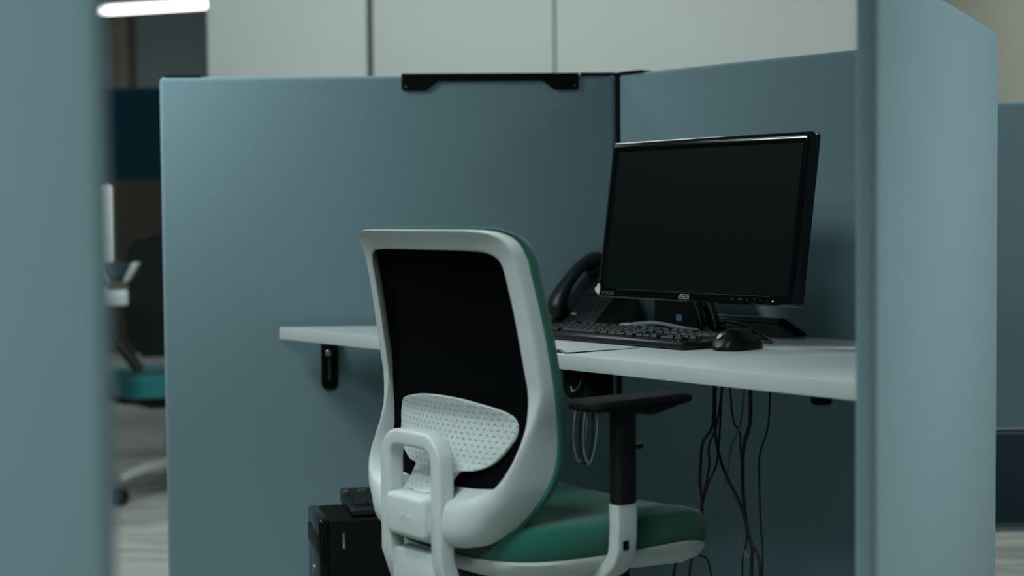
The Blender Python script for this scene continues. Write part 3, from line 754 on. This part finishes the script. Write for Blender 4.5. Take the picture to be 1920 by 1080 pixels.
# gas column and five-star base with castors
bm = bmesh.new(); lathe(bm, [(0, .09), (.028, .09), (.028, .22), (.016, .225), (.016, .335), (0, .335)], n=24); link_mesh('gas_column', bm, M['black'], chair)
def star_base(T, mname, R_=.30, zc=.085, leg='base_leg', a0=.3):
    for k in range(5):
        a = 2 * math.pi * k / 5 + a0; c, s = math.cos(a), math.sin(a); bm = bmesh.new(); lps = []
        for q in range(7):
            t = q / 6; r_ = .02 + (R_ - .02) * t; hw_ = .026 - .010 * t; z1 = zc + .030 - .030 * t * t; z0 = z1 - .030 + .012 * t
            lps.append([(r_ * c - s * u, r_ * s + c * u, z) for u, z in ((-hw_, z0), (hw_, z0), (hw_ * .9, z1 - .004), (hw_ * .5, z1), (-hw_ * .5, z1), (-hw_ * .9, z1 - .004))])
        rings(bm, lps); lgx = link_mesh(leg, bm, M[mname], T)
        for side_ in (-1, 1):
            bm = bmesh.new(); lathe(bm, [(0, -.009), (.026, -.009), (.029, -.005), (.029, .005), (.026, .009), (0, .009)], n=22)
            w_ = link_mesh('castor_wheel', bm, M['black'], lgx, loc=(R_ * c - s * side_ * .013, R_ * s + c * side_ * .013, .029), rot=(math.pi / 2, 0, a))
star_base(chair, 'white_pl')

# ------------------------------------------------------------------ background, left
bd = thing('desk', 'distant white desk seen through the gap on the left', 'desk', (-2.024, 4.935, 0), .26)
link_mesh('desktop', newbox((.16, 0, .7225), (1.30, .40, .045), .004, 2), M['white_desk'], bd)
for sx in (-.48, .40):
    link_mesh('leg', newbox((sx, .12, .35), (.05, .05, .70), .004, 2), M['alu'], bd)
link_mesh('cable_box', newbox((.70, -.10, .65), (.05, .06, .07), .006, 2), M['white_pl'], bd)
wm = thing('monitor', 'distant white monitor standing on the desk in the left gap', 'monitor', (-1.54, 5.20, .747), -.1)
link_mesh('display_back', newbox((0, 0, .205), (.50, .030, .25), .010, 3), M['paper'], wm)
link_mesh('stand_neck', newbox((0, .02, .06), (.05, .02, .13), .004, 2), M['white_pl'], wm)
link_mesh('stand_foot', newbox((0, .02, .005), (.18, .14, .010), .004, 2), M['white_pl'], wm)
bw = thing('bowl', 'small dark bowl in a white holder on the distant white desk', 'bowl', (-1.245, 5.04, .7455))
bm = bmesh.new(); lathe(bm, [(0, .030), (.018, .030), (.036, .055), (.046, .085), (.043, .085), (.033, .058), (.015, .036), (0, .036)], n=24); link_mesh('bowl_body', bm, M['bowl'], bw)
bm = bmesh.new(); lathe(bm, [(0, 0), (.036, 0), (.034, .016), (.020, .028), (.030, .034), (0, .033)], n=24); link_mesh('bowl_base', bm, M['taupe'], bw)
for s in (-1, 1):
    bm = newprism([(s * .020, .024), (s * .034, .024), (s * .074, .085), (s * .052, .085)], 'y', -.018, .018, .003, 2); link_mesh('holder_wing', bm, M['white_pl'], bw)
ts = thing('screen_divider', 'dark teal upper screen on a taupe lower panel beyond the left gap', 'partition', (-1.9, 7.0, 0))
link_mesh('teal_screen', newbox((.15, 0, 1.335), (1.6, .03, .40), .008, 2), M['teal_dark'], ts)
link_mesh('lower_panel', newbox((.15, 0, .755), (1.6, .035, .76), .006, 2), M['taupe'], ts)
for sx in (-.6, .88):
    link_mesh('leg', newbox((sx, 0, .19), (.05, .05, .38), .004, 2), M['alu'], ts)

bc = thing('office_chair', 'distant dark office chair with teal seat and looped arm in the left gap', 'office chair', (-1.21, 5.64, 0), math.pi + .6)
bm = bmesh.new()
lps = []
for z, hw_, y in ((.50, .17, .20), (.56, .22, .225), (.66, .235, .235), (.78, .235, .24), (.87, .225, .255), (.905, .20, .265), (.918, .15, .27)):
    lps.append([(x * hw_ / .2, y - .9 * (x * hw_ / .2) ** 2 + o_, z) for x, o_ in [(-.2, 0), (-.1, -.004), (0, -.006), (.1, -.004), (.2, 0), (.2, .02), (.1, .03), (0, .035), (-.1, .03), (-.2, .02)]])
rings(bm, lps); link_mesh('backrest', bm, M['black'], bc)
bm = bmesh.new()
rings(bm, [[(x * s, y * s, z) for x, y in seat_outline(0)] for s, z in ((.9, .355), (.98, .362), (1, .39), (.98, .422), (.9, .436), (.5, .440), (.02, .440))]); link_mesh('seat', bm, M['teal_seat'], bc)
link_mesh('seat_base', newbox((0, 0, .335), (.28, .28, .045), .02, 2), M['black'], bc)
for s in (-1, 1):
    bm = bmesh.new(); tube(bm, [(s * .20, .22, .46), (s * .255, .16, .56), (s * .26, .05, .60), (s * .26, -.08, .585), (s * .26, -.14, .52), (s * .255, -.10, .43), (s * .22, .0, .36), (s * .12, .06, .345)], .017, 10, flat=1.5); link_mesh('arm_loop', bm, M['black'], bc)
bm = bmesh.new(); lathe(bm, [(0, .08), (.025, .08), (.025, .20), (.015, .205), (.015, .35), (0, .35)], n=18); link_mesh('gas_column', bm, M['alu'], bc)
star_base(bc, 'base_grey', .30, .10, a0=.55)

pl_ = thing('pendant_lamp', 'long white linear lamp glowing near the ceiling beyond the left gap', 'lamp', (-2.31, 10.0, 2.262), 0)
bm = bmesh.new(); box(bm, (-.06, 0, 0), (1.28, .06, .034), .013, 3)
dl = link_mesh('diffuser', bm, M['light'], pl_); pl_.rotation_euler = (0, math.radians(-2.6), -.05)
link_mesh('housing', newbox((0, 0, .030), (1.06, .05, .012), .003, 2), M['white_pl'], pl_)
for sx in (-.45, .14):
    bm = bmesh.new(); tube(bm, [(sx, 0, .035), (sx, 0, .47)], .004, 6, smooth=False); link_mesh('suspension_wire', bm, M['alu'], pl_)

# ------------------------------------------------------------------ background, right: low lounge chair seen from behind
lc = thing('lounge_chair', 'low navy upholstered chair with pale piping at the lower right edge, seen from behind', 'chair', (.95, 3.55, 0))
ol = round_poly([(-.31, .485), (.31, .485), (.31, .275), (-.31, .275)], [.20, .20, .10, .10], 12)
def sc_loop(q, y): return [(x * q if False else x - math.copysign(min(abs(x), (1 - q) * .3), x), y, .38 + (z - .38) * (1 - (1 - q) * 2.6)) for x, z in ol]
bm = bmesh.new(); rings(bm, [sc_loop(.93, -.040), sc_loop(.98, -.035), sc_loop(1, -.022), sc_loop(1, .022), sc_loop(.98, .035), sc_loop(.93, .040)])
link_mesh('backrest', bm, M['navy'], lc)
bm = bmesh.new(); tube(bm, [(x, -.024, z + .002) for x, z in ol + ol[:1]], .0038, 6, smooth=False); link_mesh('piping', bm, M['cable_white'], lc)
link_mesh('seat_cushion', newbox((0, .30, .330), (.58, .52, .09), .03, 3), M['navy'], lc)
for sx in (-.27, .27):
    bm = bmesh.new(); tube(bm, [(sx, .0, .30), (sx, .0, .012), (sx, .54, .012), (sx, .54, .29)], .011, 8, smooth=False); link_mesh('leg', bm, M['black'], lc)
link_mesh('base_frame', newbox((0, .27, .272), (.56, .50, .025), .008, 2), M['black'], lc)

# ------------------------------------------------------------------ hanging cables (small details last)
H = [
 ('thick black cable leaving the desk underside furthest left, sweeping down to the left', [(1.03, 0.3, 0.703), (1.027, 0.3, 0.592), (1.002, 0.3, 0.553), (0.996, 0.3, 0.516), (0.994, 0.3, 0.472), (0.999, 0.3, 0.444), (0.997, 0.3, 0.407), (0.987, 0.3, 0.376), (0.961, 0.3, 0.335), (0.924, 0.3, 0.293), (0.894, 0.3, 0.012)], 0.003, 'cable_black'),
 ('black cable from the left bundle slanting down to the right under the desk', [(1.016, 0.32, 0.703), (1.013, 0.32, 0.582), (1.025, 0.32, 0.525), (1.045, 0.32, 0.487), (1.072, 0.32, 0.451), (1.091, 0.32, 0.41), (1.105, 0.32, 0.373), (1.124, 0.32, 0.326), (1.139, 0.32, 0.012)], 0.003, 'cable_black'),
 ('thin black cable crossing behind the left bundle and sweeping down left', [(1.05, 0.31, 0.703), (1.028, 0.31, 0.591), (1.008, 0.31, 0.546), (1.008, 0.31, 0.509), (0.997, 0.31, 0.464), (0.985, 0.31, 0.411), (0.977, 0.31, 0.351), (0.956, 0.31, 0.297), (0.939, 0.31, 0.012)], 0.0022, 'cable_black'),
 ('thin black cable of the left bundle kicking out right near the floor', [(1.024, 0.33, 0.703), (1.011, 0.33, 0.529), (0.988, 0.33, 0.475), (0.969, 0.33, 0.421), (0.96, 0.33, 0.338), (0.993, 0.33, 0.3), (1.019, 0.33, 0.012)], 0.0022, 'cable_black'),
 ('pale grey cable bowing left among the black ones under the desk', [(1.064, 0.35, 0.703), (1.049, 0.35, 0.59), (1.027, 0.35, 0.544), (1.017, 0.35, 0.499), (1.008, 0.35, 0.457), (1.017, 0.35, 0.407), (1.044, 0.35, 0.367), (1.063, 0.35, 0.344), (1.075, 0.35, 0.311), (1.085, 0.35, 0.012)], 0.0022, 'cable_grey'),
 ('thick black cable hanging almost straight beside the pale grey one', [(1.08, 0.34, 0.703), (1.082, 0.34, 0.601), (1.066, 0.34, 0.549), (1.063, 0.34, 0.498), (1.065, 0.34, 0.448), (1.075, 0.34, 0.395), (1.087, 0.34, 0.36), (1.084, 0.34, 0.315), (1.082, 0.34, 0.012)], 0.0036, 'cable_black'),
 ('thin black cable hanging rightmost under the desk', [(1.114, 0.36, 0.703), (1.107, 0.36, 0.591), (1.088, 0.36, 0.539), (1.085, 0.36, 0.502), (1.088, 0.36, 0.412), (1.093, 0.36, 0.358), (1.093, 0.36, 0.313), (1.093, 0.36, 0.012)], 0.0018, 'cable_black'),
 ('thin black cable from the cable clip joining the thick straight one', [(0.998, 0.37, 0.703), (1.011, 0.37, 0.592), (1.028, 0.37, 0.568), (1.03, 0.37, 0.535), (1.036, 0.37, 0.477), (1.045, 0.37, 0.375), (1.034, 0.37, 0.329), (1.034, 0.37, 0.301), (1.034, 0.37, 0.012)], 0.0018, 'cable_black'),
]
for h in H: hang(*h)
cc = thing('cable_clip', 'small black cable clip screwed under the desktop above the hanging cables', 'clip', D(1.045, .315), ang_d)
link_mesh('clip_body', newbox((0, 0, .694), (.05, .05, .018), .005, 2), M['black_soft'], cc)
